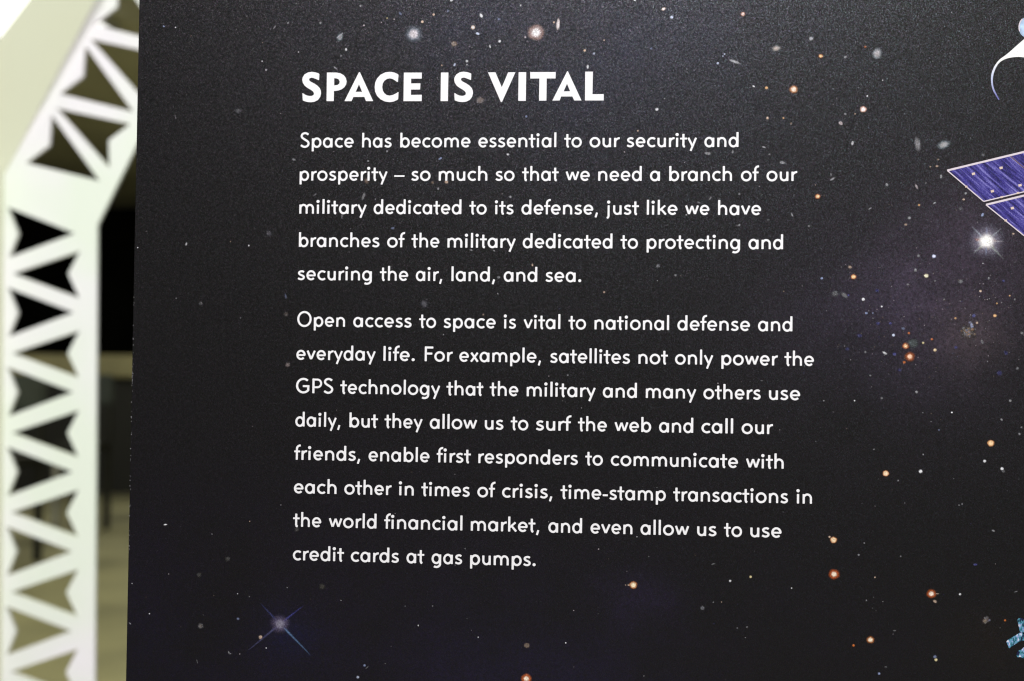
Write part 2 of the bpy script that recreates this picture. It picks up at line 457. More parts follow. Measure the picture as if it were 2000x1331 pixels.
small = [  # x, y, rx, ry, rot (counter-clockwise, degrees), colour, cover
 (626,45,2,2,0,GR,.7),(704,12,2,2,0,GR,.8),(676,97,1.8,2.6,0,W,.7),(666,110,1.5,1.5,0,GR,.7),(711,50,1.6,1.6,0,PK,.7),(745,44,1,1,0,PK,.7),
 (756,36,1.4,1.4,0,YE,.5),(770,38,1.2,1.2,0,PK,.7),(782,27,2,3.2,30,BL,.45),(825,43,2.3,2.3,0,PE,.9),(847,29,2,2,0,PE,.8),(882,1,2.6,2,20,W,.8),
 (933,66,3.4,2,-20,BW,.95),(974,38,2,2,0,BL,.6),(976,81,2.2,2.2,0,W,.9),(957,91,1.4,3,20,W,.7),(912,120,2.2,2,0,W,.7),(888,127,1.8,3,-25,BW,.6),
 (863,128,1.5,1.5,0,PE,.5),(912,127,1.3,1.3,0,W,.6),(875,22,1.8,2.4,0,BL,.4),(1017,11,1.5,2,0,W,.5),(1026,73,1.8,1.8,0,PK,.6),(1082,44,1.8,2,0,PE,.6),
 (1240,0,2.2,2,0,W,.9),(1312,34,2.6,2.6,0,BW,.95),(1142,99,2.1,2.1,0,PE,.9),(1160,105,2,2,0,BW,.5),(1180,79,1.3,1.3,0,PE,.7),(1148,131,1.8,3.4,0,W,.7),
 (1272,95,2,2,0,BL,.5),(1651,112,2.2,2.2,0,GR,.8),(1690,92,1.9,1.9,0,RO,.6),(1402,124,2.1,2.1,0,BW,.7),(1415,106,1.6,1.6,0,BW,.6),(1412,110,1.4,1.4,0,BW,.5),
 (1497,172,2.6,2.4,0,OR,.75),(1472,169,2.2,1.4,-30,W,.8),(1694,188,1.4,1.4,0,W,.9),(1499,231,2,2.4,0,PE,.7),(1530,231,1.7,1.7,0,OR,.5),
 (1545,242,1.5,2.5,0,BR,.6),(1651,223,2.4,1.8,-40,GR,.7),(1670,223,1.4,1.4,0,PE,.5),(1283,214,2.7,2.5,0,W,.75),(1298,193,1.5,1.5,0,GR,.6),
 (1246,256,1.5,1.5,0,PE,.6),(1431,297,1.4,3,0,GR,.7),(1492,288,3.4,1.4,-20,GR,.8),(1503,302,2.4,1.2,20,GR,.5),(1547,420,1.5,3.8,25,GR,.6),
 (1528,318,4.6,2.3,-10,GR,.75),(1382,300,5,2.4,-8,GR,.7),(1028,228,2,2,0,BL,.6),(860,310,3.4,1.6,35,BL,.75),(992,302,2.2,1.8,-15,W,.6),(719,315,1.6,1.6,0,GR,.8),(756,296,1.8,2,0,GR,.6),
 (872,356,3,2.5,0,PE,.55),(668,422,1.6,5.5,-8,GR,.35),(574,312,3.4,1.8,-20,GR,.6),(856,369,1.7,2,0,GR,.7),(997,385,2.3,2,0,GR,.7),(845,357,2.4,2.4,0,BR,.5),
 (615,381,3.5,1.2,40,GR,.3),(767,446,3,2,10,BL,.35),(1319,538,2,2,0,GR,.5),(1444,440,1.8,2,0,GR,.7),(1580,442,2,2,0,GR,.5),(1387,388,3.5,1.2,55,GR,.55),(1365,396,3,1.3,-20,GR,.5),
 (1500,430,2,1,0,GR,.4),(1444,379,1.8,1.8,0,GR,.5),(1440,441,1.5,1.5,0,GR,.4),(920,489,3,1.4,-20,GR,.5),(965,490,2.2,1.2,-30,GR,.6),
 (1665,280,2,3.6,-10,W,.55),(1626,350,4.6,1.7,35,GR,.7),(1623,341,1.4,2.8,15,GR,.5),(1732,361,2,2.7,20,GR,.7),(1790,365,1.7,4.4,25,PK,.55),
 (1838,345,1.8,3.2,0,GR,.8),(1795,401,1.8,1.8,0,OR,.6),(1825,397,2.8,1.4,35,GR,.8),(1776,426,2.6,2.4,20,GR,.7),(1769,439,2.4,2,0,PE,.4),(1699,408,3,1.3,30,GR,.6),
 (1919,420,2,3,-20,BL,.95),(1794,500,2.4,2.4,0,GR,.5),(1886,378,2.2,1.8,40,GR,.7),(1882,390,2,1.6,0,PE,.6),(1979,457,2,1.5,0,PE,.5),(1876,408,3.5,3,0,DG,.5),
 (1830,325,2.4,1.6,0,PE,.5),(1817,326,1.6,1.2,0,PE,.4),(1832,312,2,1.6,0,BR,.6),(1920,303,3,2.4,0,DG,.7),(1808,358,1.6,1.6,0,GR,.4),
 (1605,544,2.1,2.1,0,BL,.95),(1788,528,2.2,3,10,GR,.7),(1660,522,3,2.4,-20,PE,.4),(1686,585,2.4,2.4,0,W,1),(1722,599,1.6,1.6,0,W,.8),(1692,612,2.1,2,0,BL,.9),
 (1739,632,2.4,2.2,0,DB,1),(1745,655,2.3,2.2,0,BW,1),(1715,632,3,2.4,0,DB,.8),(1775,651,2,2,0,RO,.7),(1803,670,1.9,1.9,0,YE,.6),(1820,663,2,1.8,0,RO,.7),
 (1728,690,3.8,1.8,-30,W,.65),(1747,692,3,2.6,0,DB,1),(1902,617,3,2.6,45,DB,1),(1943,617,2.6,2.4,0,OR,.95),(1876,550,3.4,3,0,GR,.5),(1915,569,1.9,1.9,0,PE,.8),
 (1931,544,1.7,2,0,GR,.7),(1866,622,1.9,1.9,0,OR,.5),(1867,679,2.6,2.4,0,DB,.7),(1790,766,2.1,2.1,0,GR,.9),(1973,783,2.1,2.1,0,GR,.8),(1705,612,1.5,1.5,0,BL,.5),
 (1960,549,2,2,0,DB,.9),(1657,577,1.8,1.8,0,DB,.9),(1713,568,3,2.6,0,DB,.7),(1764,642,3,2,-20,BL,.4),(1679,656,4,3,0,DB,.5),(1655,682,3,2.6,0,DB,.5),(1690,688,1.8,2,0,GR,.4),
 (1773,556,2.4,1.6,0,GR,.45),(1826,549,1.6,1.6,0,GR,.5),(1844,585,1.6,1.6,0,GR,.5),(1947,593,1.5,1.5,0,OR,.6),(1972,578,1.4,1.4,0,OR,.6),(1982,585,1.4,2,0,GR,.5),(1766,708,2.4,2.2,0,RO,.7),
 (1908,631,2,2,0,PE,.6),(1996,651,2.5,2.2,0,GR,.5),(1987,720,2,2.4,-40,GR,.5),(1965,690,2.8,3,0,DB,.6),(1918,668,2,4,20,GR,.4),(1722,778,1.8,1.8,0,GR,.6),(1700,734,1.8,1.4,0,GR,.5),
 (1952,729,4,4,0,DB,.5),(1757,723,3,2.4,0,DB,.5),(1963,688,2,2,0,DB,.5),
 (1798,921,2.7,2.7,0,W,1),(1923,901,2.2,2.2,0,W,.95),(1957,916,2.4,2.4,0,W,1),(1956,820,2,1.5,-45,GR,.8),(1991,848,1.8,1.8,0,GR,.7),(1995,835,1.6,1.6,0,GR,.6),
 (1859,806,1.4,1.4,0,W,.9),(1940,1037,2.6,1.5,-20,GR,.6),(1754,939,1.4,1.4,0,GR,.6),(1960,921,2.6,2,0,DG,.8),(1669,783,1.3,1.3,0,W,.7),(1707,878,1.6,1.2,20,GR,.5),(1803,888,1.3,1.6,0,GR,.6),(1834,840,1.5,1.3,0,BL,.5),(1609,783,1.3,1.3,0,GR,.8),
 (1873,987,1.5,1.4,0,GR,.4),(1879,985,1.4,1.4,0,GR,.5),
 (1620,1049,1.7,1.7,0,PE,.7),(1828,1289,2.3,2.3,0,YE,.85),(1826,1283,2.6,2.4,0,BL,.6),(1717,1316,2,2,0,BL,.8),(1875,1161,1.8,1.8,0,W,.85),(1905,1103,3.2,1.7,5,DB,1),
 (1963,1212,1.7,1.7,0,RO,.9),(1688,1061,1.3,1.3,0,GR,.6),(1677,1084,1.6,1.6,0,GR,.7),(1667,1261,2,2,0,RO,.9),(1709,1128,1.4,1.4,0,PE,.6),(1759,1087,1.3,1.6,-30,GR,.5),(1747,1232,2.2,1,0,GR,.4),(1730,1303,2.2,1,0,GR,.35),
 (1692,1173,1.3,1.3,0,GR,.5),(1826,1175,3,2.2,-30,PE,.5),(1830,1160,3,1,0,PE,.4),(1984,1156,3,.9,20,GR,.4),
 (509,1245,3,3.2,0,PE,.6),(465,1209,2.3,2,0,BL,.45),(447,1275,1.2,3,20,GR,.6),(449,1277,2.6,1,0,GR,.5),(254,1218,2.2,1.2,-40,GR,.6),(258,1140,1.2,1.2,0,GR,.9),(292,1199,1.1,1.1,0,W,.9),
 (520,1266,1.1,1.1,0,W,.7),(323,1025,3,1.1,8,W,1),(385,1292,.8,4,15,GR,.3),(464,1160,1,1,0,W,.5),(561,1148,1,1,0,GR,.7),
 (712,1300,2,2,0,BL,.7),(699,1323,2.3,2.2,0,BW,.55),(817,1222,1,1.4,0,W,.7),(845,1184,1.2,1.2,0,GR,.6),(717,1304,3.5,.8,45,GR,.3),(934,1245,1,1.3,0,W,.6),
 (1466,1127,2,2,0,YE,.75),(1426,1135,1.9,1.9,0,W,.75),(1546,1149,1.2,1.2,0,W,.7),(1105,1256,1.1,1.1,0,W,.9),(1393,1102,3,.9,20,GR,.5),(1459,1225,1.8,1.2,30,GR,.4),(1440,1227,1.4,1.2,0,GR,.4),
 (364,477,1.6,3,-15,W,.45),(486,480,1.2,1.6,0,W,.9),(563,45,1.8,2,0,GR,.6),(536,54,1.2,4,-30,GR,.5),(583,102,1.2,1.2,0,W,.6),(520,137,2,2,-40,GR,.7),(512,120,1.1,1.1,0,W,.8),(320,52,2,1.3,-30,BL,.7),(343,54,1.2,1.2,0,W,.8),
 (343,229,1,4,15,GR,.35),(558,579,1.6,5,10,BL,.25),(344,583,1,1,0,W,.4),(269,484,1.1,1.1,0,W,.9),(655,133,4,1.4,-40,GR,.6),(889,1104,1,1,0,GR,.5),(1228,1143,2,1.6,0,PE,.5),(1222,1143,1.2,1,0,PE,.4),
 (1306,644,1,5,0,GR,.22),(1180,571,1.8,1.8,0,PE,.5),(944,615,1.6,1.6,0,PE,.3),(1040,518,1.6,2.4,0,PE,.45),(974,542,2.6,2.2,0,GR,.5),(942,754,1.2,1.2,0,W,.5),(1488,744,2.4,.8,0,GR,.4),(1109,733,1.4,1.8,0,GR,.5),
]
board_ink = Ink()
for (x, y, rx, ry, rot, c_, al) in small:
    board_ink.add(star_geo(x, y, rx, ry, R(rot), c_, c_, al, 0.55), -0.00008)
# fine dust of stars over the whole print, thicker towards the upper right
for i in range(1000):
    x = random.uniform(262, 2030); y = random.uniform(-10, 1340)
    dens = 0.18 + 0.5*(x/2000)*(1-y/1500) + 0.55*math.exp(-((x-1840)**2/260**2+(y-600)**2/190**2))
    if random.random() > dens: continue
    r_ = random.choice((0.5, 0.6, 0.7, 0.9, 1.1))
    c_ = random.choice((W, GR, GR, GR, PE, DB, BR, PK))
    board_ink.add(star_geo(x, y, r_, r_*random.uniform(.8, 1.4), random.random()*3, c_, c_, random.uniform(.15, .6), 0.4), -0.00005)
for i in range(900):                              # the print goes on above, below and to the right of the text
    x = random.uniform(275, 4200); y = random.uniform(-2600, 4800)
    X_q, Z_q = on_panel(x, y)
    if (-20 < x < 2030 and -20 < y < 1350) or not (xe+.01 < X_q < xe+1.24 and 0.01 < Z_q < 2.04): continue
    r_ = random.choice((0.8, 1.0, 1.3, 1.8, 2.4, 3.6)); c_ = random.choice((W, GR, GR, PE, OR, BL, PK))
    board_ink.add(star_geo(x, y, r_, r_*random.uniform(.8, 1.2), random.random()*3, c_, c_, random.uniform(.3, .9), 0.5), -0.00005)
for i in range(620):                              # dusty grain of the nebula
    x = random.gauss(1810, 130); y = random.gauss(595, 85)
    if not 1560 < x < 2030: continue
    r_ = random.uniform(.5, 1.0); c_ = random.choice((PK, BR, BR, DG, DB, (.16, .11, .16), (.20, .15, .18)))
    board_ink.add(star_geo(x, y, r_, r_, 0, c_, c_, random.uniform(.12, .45), 0.6), -0.00004)
for i in range(46):                               # glints along the cut edge, painted as white ink dots
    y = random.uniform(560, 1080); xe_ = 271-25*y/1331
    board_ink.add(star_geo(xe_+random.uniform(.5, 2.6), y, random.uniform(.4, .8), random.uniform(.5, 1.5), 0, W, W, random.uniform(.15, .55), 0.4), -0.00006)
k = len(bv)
bo = mesh('board', bv+[Vector(v) for v in board_ink.v], bf+[tuple(i+k for i in f) for f in board_ink.f], [BOARD, INK, EDGE_LIGHT], panel,
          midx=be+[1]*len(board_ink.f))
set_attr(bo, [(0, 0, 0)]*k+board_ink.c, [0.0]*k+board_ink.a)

big = [  # x, y, rx, ry, rot, core, rim, cover, softness, halo(radius factor, cover), label
 (808,67,10.5,10.5,0,(.66,.60,.64),(.20,.24,.30),.95,.5,(1.9,.30),'round pinkish galaxy above the heading'),
 (1047,64,11,11,0,(.86,.84,.86),(.42,.27,.24),1,.4,(1.6,.55),'round white star above the heading'),
 (1090,48,3.2,10.5,-4,(.72,.66,.66),(.50,.42,.42),.95,.35,None,None),
 (664,73,4.5,6,-20,(.42,.40,.42),(.20,.27,.30),.8,.6,(1.8,.2),None),
 (887,86,4.8,4.4,0,(.25,.20,.17),BR,.85,.5,None,None),
 (924,54,3.4,3.6,0,W,PE,1,.4,None,None),(940,31,2.4,3.8,25,W,W,.9,.4,None,None),(1296,18,3.6,2.5,30,W,PE,.95,.4,None,None),
 (1451,28,3.6,3.6,0,(.72,.60,.56),(.5,.2,.1),.95,.5,None,None),(1516,95,7,4.8,10,(.48,.40,.36),(.22,.22,.22),.85,.5,(1.7,.2),None),
 (1584,76,3.4,3.6,0,(.46,.46,.50),GR,.8,.6,None,None),(1603,110,3.6,3.2,0,(.85,.66,.36),RO,.95,.5,None,None),
 (1713,105,7,9,-12,(.42,.39,.41),(.22,.25,.28),.85,.4,(1.5,.2),'oval grey galaxy near the top right'),
 (1435,121,10,2.4,-20,(.40,.40,.42),GR,.75,.4,None,None),
 (1550,175,5.6,5.4,0,CR,(.62,.25,.08),1,.4,(1.6,.5),'orange star right of the heading'),
 (1686,214,5.2,5,0,(.95,.90,.90),(.6,.3,.2),1,.4,(1.3,.5),None),
 (1642,241,3.4,2.8,-40,(.45,.38,.38),PK,.8,.5,None,None),
 (1597,384,3.9,3.7,0,(.95,.72,.42),(.55,.15,.04),1,.4,(1.5,.5),None),
 (1792,282,5,12,8,(.26,.25,.26),DG,.75,.5,(1.4,.15),'faint edge-on grey galaxy'),
 (1843,283,9.5,6,22,(.40,.39,.40),(.15,.19,.22),.85,.45,(1.6,.25),'tilted grey spiral galaxy left of the solar array'),
 (1824,501,3.4,3.2,0,(.80,.80,.98),BL,1,.4,None,None),(1667,541,4.2,4,0,(.95,.70,.38),(.55,.16,.04),1,.4,(1.4,.5),None),
 (1809,539,3.8,3.4,0,(.95,.90,.68),(.4,.35,.22),1,.4,(1.4,.3),None),(1631,574,5,4.6,0,DG,DG,.7,.6,None,None),(1649,577,6.5,3.2,-38,(.16,.16,.16),DG,.8,.5,None,None),
 (1769,676,4.8,4.6,0,(.95,.62,.34),(.50,.11,.02),1,.5,(1.5,.5),None),(1777,697,5.2,5.2,0,(.98,.66,.46),(.45,.11,.02),1,.5,(2.0,.6),'orange star low in the printed nebula'),
 (1783,671,9,8,0,(.09,.11,.11),(.05,.06,.06),.6,.5,None,None),(1826,684,3,3,0,(.8,.62,.36),BR,.95,.5,None,None),
 (1898,637,3,6,12,(.50,.56,.85),(.16,.16,.2),.9,.5,None,None),(1890,650,12,12,0,(.10,.08,.06),(.05,.042,.036),.5,.6,(1.7,.2),'mottled brown galaxy at the right of the printed nebula'),
 (938,196,7.5,6.5,10,(.20,.16,.14),(.07,.06,.07),.8,.6,None,None),(716,354,4,5.5,20,(.17,.12,.09),(.08,.06,.05),.75,.5,None,None),(710,384,2.4,7.5,-18,(.16,.16,.16),DG,.85,.4,None,None),
 (829,594,6,6,0,(.10,.10,.115),(.04,.04,.05),.7,.6,(2.2,.2),None),(1285,520,3.2,3.2,0,(.16,.16,.17),DG,.8,.5,None,None),
 (1730,925,5.4,5.2,0,(.98,.78,.52),(.55,.18,.05),1,.25,None,None),(1935,866,5.8,5.6,0,(.98,.70,.40),(.62,.24,.07),1,.25,None,None),
 (1628,1055,5.6,5.4,0,(.98,.78,.52),(.60,.22,.06),1,.3,None,None),
 (1629,1122,5.6,5.4,0,(.98,.86,.68),(.48,.09,.015),1,.3,(2.0,.85),'orange star with a red halo below the text'),
 (1819,1160,5.2,5,0,(.98,.84,.70),(.45,.09,.015),1,.3,(1.9,.8),None),
 (1700,1250,5,4.8,0,(.98,.86,.66),(.45,.14,.03),1,.4,(1.6,.6),None),(1925,1212,6,4.5,35,(.16,.08,.05),(.05,.035,.04),.8,.7,(1.8,.3),None),
 (392,1223,4.4,4.4,0,(.15,.13,.12),DG,.8,.5,None,None),(445,1092,4,4,0,(.06,.057,.055),(.03,.03,.03),.8,.7,None,None),(389,1123,4,4,0,(.05,.048,.046),(.03,.03,.03),.8,.7,None,None),
 (629,1146,5,5,0,(.055,.05,.045),(.025,.025,.022),.8,.7,None,None),
 (1029,1261,4.5,4.2,0,(.18,.14,.12),BR,.8,.4,None,None),(1028,1326,5.6,5.4,0,(1,.88,.70),(.55,.13,.03),1,.3,(2.0,.85),'orange star cut by the lower edge of the view'),
 (1237,1143,5.8,5.8,0,(1,.88,.62),(.55,.18,.04),1,.35,(1.4,.5),'bright orange star below the last text line'),
 (1372,1188,3.4,3.4,0,(.12,.12,.14),DG,.85,.5,None,None),
 (465,217,5.5,4.5,0,(.085,.085,.095),(.04,.04,.045),.7,.8,None,None),(525,456,4.6,4.6,0,(.09,.085,.1),(.03,.03,.036),.8,.6,(2.6,.22),None),
 (392,593,3,3,0,(.08,.078,.076),DG,.7,.6,None,None),(559,614,4,4.6,0,(.075,.062,.055),(.035,.03,.03),.8,.6,None,None),(562,713,4.3,4.1,0,(.17,.14,.135),(.08,.065,.065),.85,.5,None,None),
 (580,1034,4,4,0,(.055,.05,.05),(.03,.028,.028),.8,.6,None,None),
]
def star_part(g, label=None, nm='printed_star'):
    o = mesh(nm, g.v, g.f, INK, panel)
    set_attr(o, g.c, g.a)
    if label: o['label'] = label
for (x, y, rx, ry, rot, core, rim, al, soft, halo, lab) in big:
    g = Ink(); g.add(star_geo(x, y, rx, ry, R(rot), core, rim, al, soft, halo), -0.00012)
    if (x, y) == (1047, 64):
        for q in range(11):
            th = q*0.571+0.3; L = random.uniform(15, 19)
            g.add(spike_geo(x+8*math.cos(th), y+8*math.sin(th), x+L*math.cos(th), y+L*math.sin(th), 2.2, (.45, .30, .28), .7), -0.00013)
    if (x, y) == (664, 73):
        g.add(spike_geo(663, 75, 670, 63, 3.2, (.42, .42, .45), .8, .5), -0.00013)
        g.add(spike_geo(666, 75, 656, 74, 3.0, (.42, .42, .45), .7, .3), -0.00013)
    if (x, y) in ((1890, 650), (1925, 1212)):
        sp = 9.5 if x == 1890 else 4.5
        for q in range(46 if x == 1890 else 18):
            ang = random.random()*6.283; rr = sp*abs(random.gauss(0, 0.8)); q_ = random.uniform(1.1, 2.3)
            g.add(star_geo(x+rr*math.cos(ang)*(1 if x == 1890 else 1.2), y+rr*math.sin(ang)*1.15-(2 if x == 1890 else 0), q_, q_*random.uniform(.5, 1.2), ang, *[random.choice(((.30, .22, .15), (.22, .21, .22), (.34, .20, .10), (.20, .20, .28), (.26, .24, .22)))]*2, random.uniform(.3, .7), .7), -0.000125-0.0000012*q)
    star_part(g, lab, 'printed_galaxy' if lab and 'galaxy' in lab else 'printed_star')
# the two stars with diffraction spikes
g = Ink()
x, y = 1926.5, 471.5
g.add(star_geo(x, y, 30, 29, 0, (.30, .27, .36), (.06, .05, .08), .55, .5), -0.00011)
for (qx, qy, w_, c_, a_) in ((1898,443,2.4,(.35,.38,.45),.6),(1955,447,2.2,(.35,.38,.42),.5),(1902,495,2.4,(.32,.36,.36),.6),(1958,504,2.4,(.32,.36,.34),.6),
        (1927,445,2.2,BL,.6),(1926,500,2.0,BL,.5),(1960,472,2.0,(.45,.42,.45),.6),(1904,468,3.4,RO,.8),(1905,475,2.2,BL,.5),(1942,484,3,YE,.7),(1914,460,3,BL,.8),(1945,470,3.4,RO,.7),(1912,487,3,YE,.7),(1930,488,3.4,OR,.7),(1937,459,3.2,BW,.8)):
    g.add(spike_geo(x, y, x+(qx-x)*1.08, y+(qy-y)*1.08, w_*1.9, tuple(min(1, v*1.5) for v in c_), min(1, a_*1.5)), -0.00013)
g.add(star_geo(x, y, 12.5, 12, 0, (1, 1, .96), (.80, .76, .80), 1, .5), -0.00016)
star_part(g, 'brilliant white star with diffraction spikes below the solar array')
g = Ink()
x, y = 547, 1219
for (qx, qy, c_, a_) in ((508,1178,(.04,.045,.14),.8),(594,1182,(.045,.045,.20),.9),(482,1273,(.07,.07,.16),.8),(608,1281,(.09,.16,.30),.95)):
    g.add(spike_geo(x, y, qx, qy, 3.4, tuple(v*1.3 for v in c_), a_, .3), -0.00012)
for q in range(14):
    th = q*0.449; L = random.uniform(17, 23)
    g.add(spike_geo(x, y, x+L*math.cos(th), y+L*math.sin(th), 2.6, random.choice(((.12, .09, .16), (.13, .085, .06), (.11, .10, .20))), .8), -0.00013)
g.add(star_geo(x, y, 10.5, 10, 0, (.21, .195, .26), (.11, .09, .17), .95, .5, (2.0, .5)), -0.00014)
star_part(g, 'dim bluish star with four long diffraction spikes at lower left')

# ---------------------------------------------------------------- printed satellites along the right edge
def quad_grid(name, c4, m, parent, y, nu=1, nv=1):
    """c4: four photo corners (top-left, top-right, bottom-right, bottom-left); uv in cells"""
    P = [on_panel(*p) for p in c4]
    V = [(p[0], y, p[1]) for p in P]
    o = mesh(name, V, [(0, 3, 2, 1)], m, parent)
    uv = o.data.uv_layers.new(name='UVMap')
    U = {0: (0, 0), 3: (0, 1), 2: (1, 1), 1: (1, 0)}
    for li, l in enumerate(o.data.loops):
        uv.data[li].uv = U[l.vertex_index]
    return o
def solar_material():
    t = NT('printed_solar_cells')
    laminate(t, 0.25, 0.42, 0.3)
    uv = t.new('ShaderNodeUVMap').outputs[0]
    sep = t.new('ShaderNodeSeparateXYZ'); t.link(uv, sep.inputs[0])
    u, v = sep.outputs[0], sep.outputs[1]
    comb = t.new('ShaderNodeCombineXYZ'); t.link(t.math('MULTIPLY', u, 46), comb.inputs[0]); t.link(t.math('MULTIPLY', v, 1.3), comb.inputs[1])
    n1 = t.noise(1.0, 2, comb.outputs[0])
    comb2 = t.new('ShaderNodeCombineXYZ'); t.link(t.math('MULTIPLY', u, 150), comb2.inputs[0]); t.link(t.math('MULTIPLY', v, 75), comb2.inputs[1])
    n2 = t.noise(1.0, 3, comb2.outputs[0])
    f = t.math('ADD', t.math('MULTIPLY', n1.outputs[0], 0.95), t.math('MULTIPLY', n2.outputs[0], 0.55))
    r = t.new('ShaderNodeValToRGB'); t.link(f, r.inputs[0])
    e = r.color_ramp.elements
    e[0].position = 0.60; e[0].color = (0.010, 0.008, 0.055, 1)
    e[1].position = 0.97; e[1].color = (0.27, 0.25, 0.60, 1)
    e2 = e.new(0.77); e2.color = (0.046, 0.036, 0.26, 1)
    t.link(r.outputs[0], t.b.inputs['Base Color'])
    return t.m
SOL = solar_material()
TRIM = plain('printed_pale_trim', (0.68, 0.60, 0.66), 0.5, 0.1, 300)
TABM = plain('printed_gold_tab', (0.70, 0.55, 0.46), 0.5, 0.1, 300)
BRN = plain('printed_brown_seam', (0.13, 0.075, 0.08), 0.5, 0.1, 300)
def strip(pts, wpx, y, V, F):
    for (p, q) in zip(pts[:-1], pts[1:]):
        dx, dy = q[0]-p[0], q[1]-p[1]; L = math.hypot(dx, dy); nx, ny = -dy/L*wpx/2, dx/L*wpx/2
        k = len(V)
        for (ax, ay) in ((p[0]+nx, p[1]+ny), (q[0]+nx, q[1]+ny), (q[0]-nx, q[1]-ny), (p[0]-nx, p[1]-ny)):
            X, Z = on_panel(ax, ay); V.append((X, y, Z))
        F.append((k, k+1, k+2, k+3))
def poly_sub(name, polys, m, parent, y):
    V, F = [], []
    for p in polys:
        k = len(V)
        for q in p:
            X, Z = on_panel(*q); V.append((X, y, Z))
        F.append(tuple(range(k, k+len(p)))[::-1])
    return mesh(name, V, F, m, parent)
def lerp(a, b, f): return (a[0]+(b[0]-a[0])*f, a[1]+(b[1]-a[1])*f)
for (c4, tabs, seam) in (
    ([(1850,333.5),(2150,261),(2221,322),(1921,394)], [(1901,340,3),(1955,328.5,3),(1938,374,3),(1992,362.5,3),(1887,365,2.2),(1956,385.5,2.4),(1988,377.5,2.4),(2010,350,3),(2052,340,3)], (0.405, 0.425)),
    ([(1925.5,400.5),(2225,328),(2300,388),(2000,461)], [(1977,407,3),(1964,431,2.4),(2030,395,3),(2014,441,3)], (0.40, 0.42))):
    w_ = quad_grid('printed_solar_array', c4, SOL, panel, -0.00020)
    w_['label'] = 'blue solar array printed at the right edge'
    V, F = [], []
    strip([c4[0], c4[1]], 3.8, -0.00026, V, F); strip([c4[0], c4[3]], 2.2, -0.00027, V, F); strip([c4[3], c4[2]], 2.2, -0.00026, V, F)
    sub = mesh('trim', V, F, TRIM, panel); sub.parent = w_; sub.matrix_parent_inverse = w_.matrix_parent_inverse @ Matrix(); sub.matrix_parent_inverse = Matrix()
    V, F = [], []
    for (tx, ty, s_) in tabs: strip([(tx-s_, ty+s_*.25), (tx+s_, ty-s_*.25)], s_*1.5, -0.00030, V, F)
    sub = mesh('tab', V, F, TABM, panel); sub.parent = w_; sub.matrix_parent_inverse = Matrix()
    sub['kind'] = 'stuff'
    V, F = [], []
    strip([lerp(c4[0], c4[1], seam[0]), lerp(c4[3], c4[2], seam[0])], 2.2, -0.00024, V, F)
    sub = mesh('seam', V, F, BRN, panel); sub.parent = w_; sub.matrix_parent_inverse = Matrix()
def catmull(pts, n=6, closed=False):
    out = []
    N = len(pts)
    rng = range(N if closed else N-1)
    for i in rng:
        p1, p2 = pts[i % N], pts[(i+1) % N]
        p0 = pts[(i-1) % N] if (closed or i > 0) else p1
        p3 = pts[(i+2) % N] if (closed or i+2 < N) else p2
        for k in range(n):
            t = k/n
            out.append(tuple(0.5*((2*p1[j])+(-p0[j]+p2[j])*t+(2*p0[j]-5*p1[j]+4*p2[j]-p3[j])*t*t+(-p0[j]+3*p1[j]-3*p2[j]+p3[j])*t**3) for j in range(len(p1))))
    if not closed: out.append(tuple(pts[-1]))
    return out
def filled(name, rings, m, parent, y):
    P = [[Vector((*on_panel(*q), 0)) for q in r] for r in rings]
    tr = tessellate_polygon(P)
    flat = [p for r in P for p in r]
    F = []
    for a, b, c in tr:
        if (flat[b]-flat[a]).cross(flat[c]-flat[a]).z < 0: b, c = c, b
        F.append((a, b, c))
    return mesh(name, [(p.x, y, p.y) for p in flat], F, m, parent)
dish_m = NT('printed_dish_white')
laminate(dish_m, 0.2, 0.45)
_p = dish_m.geo(); _s = dish_m.new('ShaderNodeSeparateXYZ'); dish_m.link(_p, _s.inputs[0])
_m = dish_m.new('ShaderNodeMapRange'); dish_m.link(_s.outputs[2], _m.inputs[0])
_m.inputs[1].default_value = on_panel(1945, 190)[1]; _m.inputs[2].default_value = on_panel(1945, 118)[1]
_c = dish_m.new('ShaderNodeValToRGB'); dish_m.link(_m.outputs[0], _c.inputs[0])
_c.color_ramp.elements[0].color = (0.16, 0.16, 0.44, 1); _c.color_ramp.elements[1].color = (0.88, 0.88, 0.86, 1)
_e = _c.color_ramp.elements.new(0.55); _e.color = (0.55, 0.60, 0.80, 1)
dish_m.link(_c.outputs[0], dish_m.b.inputs['Base Color'])
outer_c = catmull([(2075,20),(2035,50),(2000,77),(1968,105),(1952,117),(1942,130),(1936.5,144),(1935.3,158),(1938,174),(1944,186),(1950,196)], 5)
inner_c = catmull([(1952,195),(1946,184),(1940.5,171),(1938.8,158),(1940.5,145),(1945.5,132),(1953,122),(1966,115),(1984,112),(2002,113),(2030,119),(2075,135)], 5)
d_ = filled('printed_dish_antenna', [outer_c+inner_c], dish_m.m, panel, -0.00020)
d_['label'] = 'white dish antenna printed at the upper right edge'
feed_m = plain('printed_sky_blue', (0.40, 0.54, 0.74), 0.45, 0.6, 200)
fd = poly_sub('printed_antenna_feed', [[(2003+13.5*math.cos(q*math.pi/12), 54+19*math.sin(q*math.pi/12)) for q in range(24)]], feed_m, panel, -0.00022)
V, F = [], []
arcp = [(2003+13*math.cos(a_), 54+18.4*math.sin(a_)) for a_ in [math.pi*(0.86+0.06*i) for i in range(9)]]
strip(arcp, 2.2, -0.00028, V, F)
sb = mesh('rim', V, F, TRIM, panel); sb.parent = fd; sb.matrix_parent_inverse = Matrix()

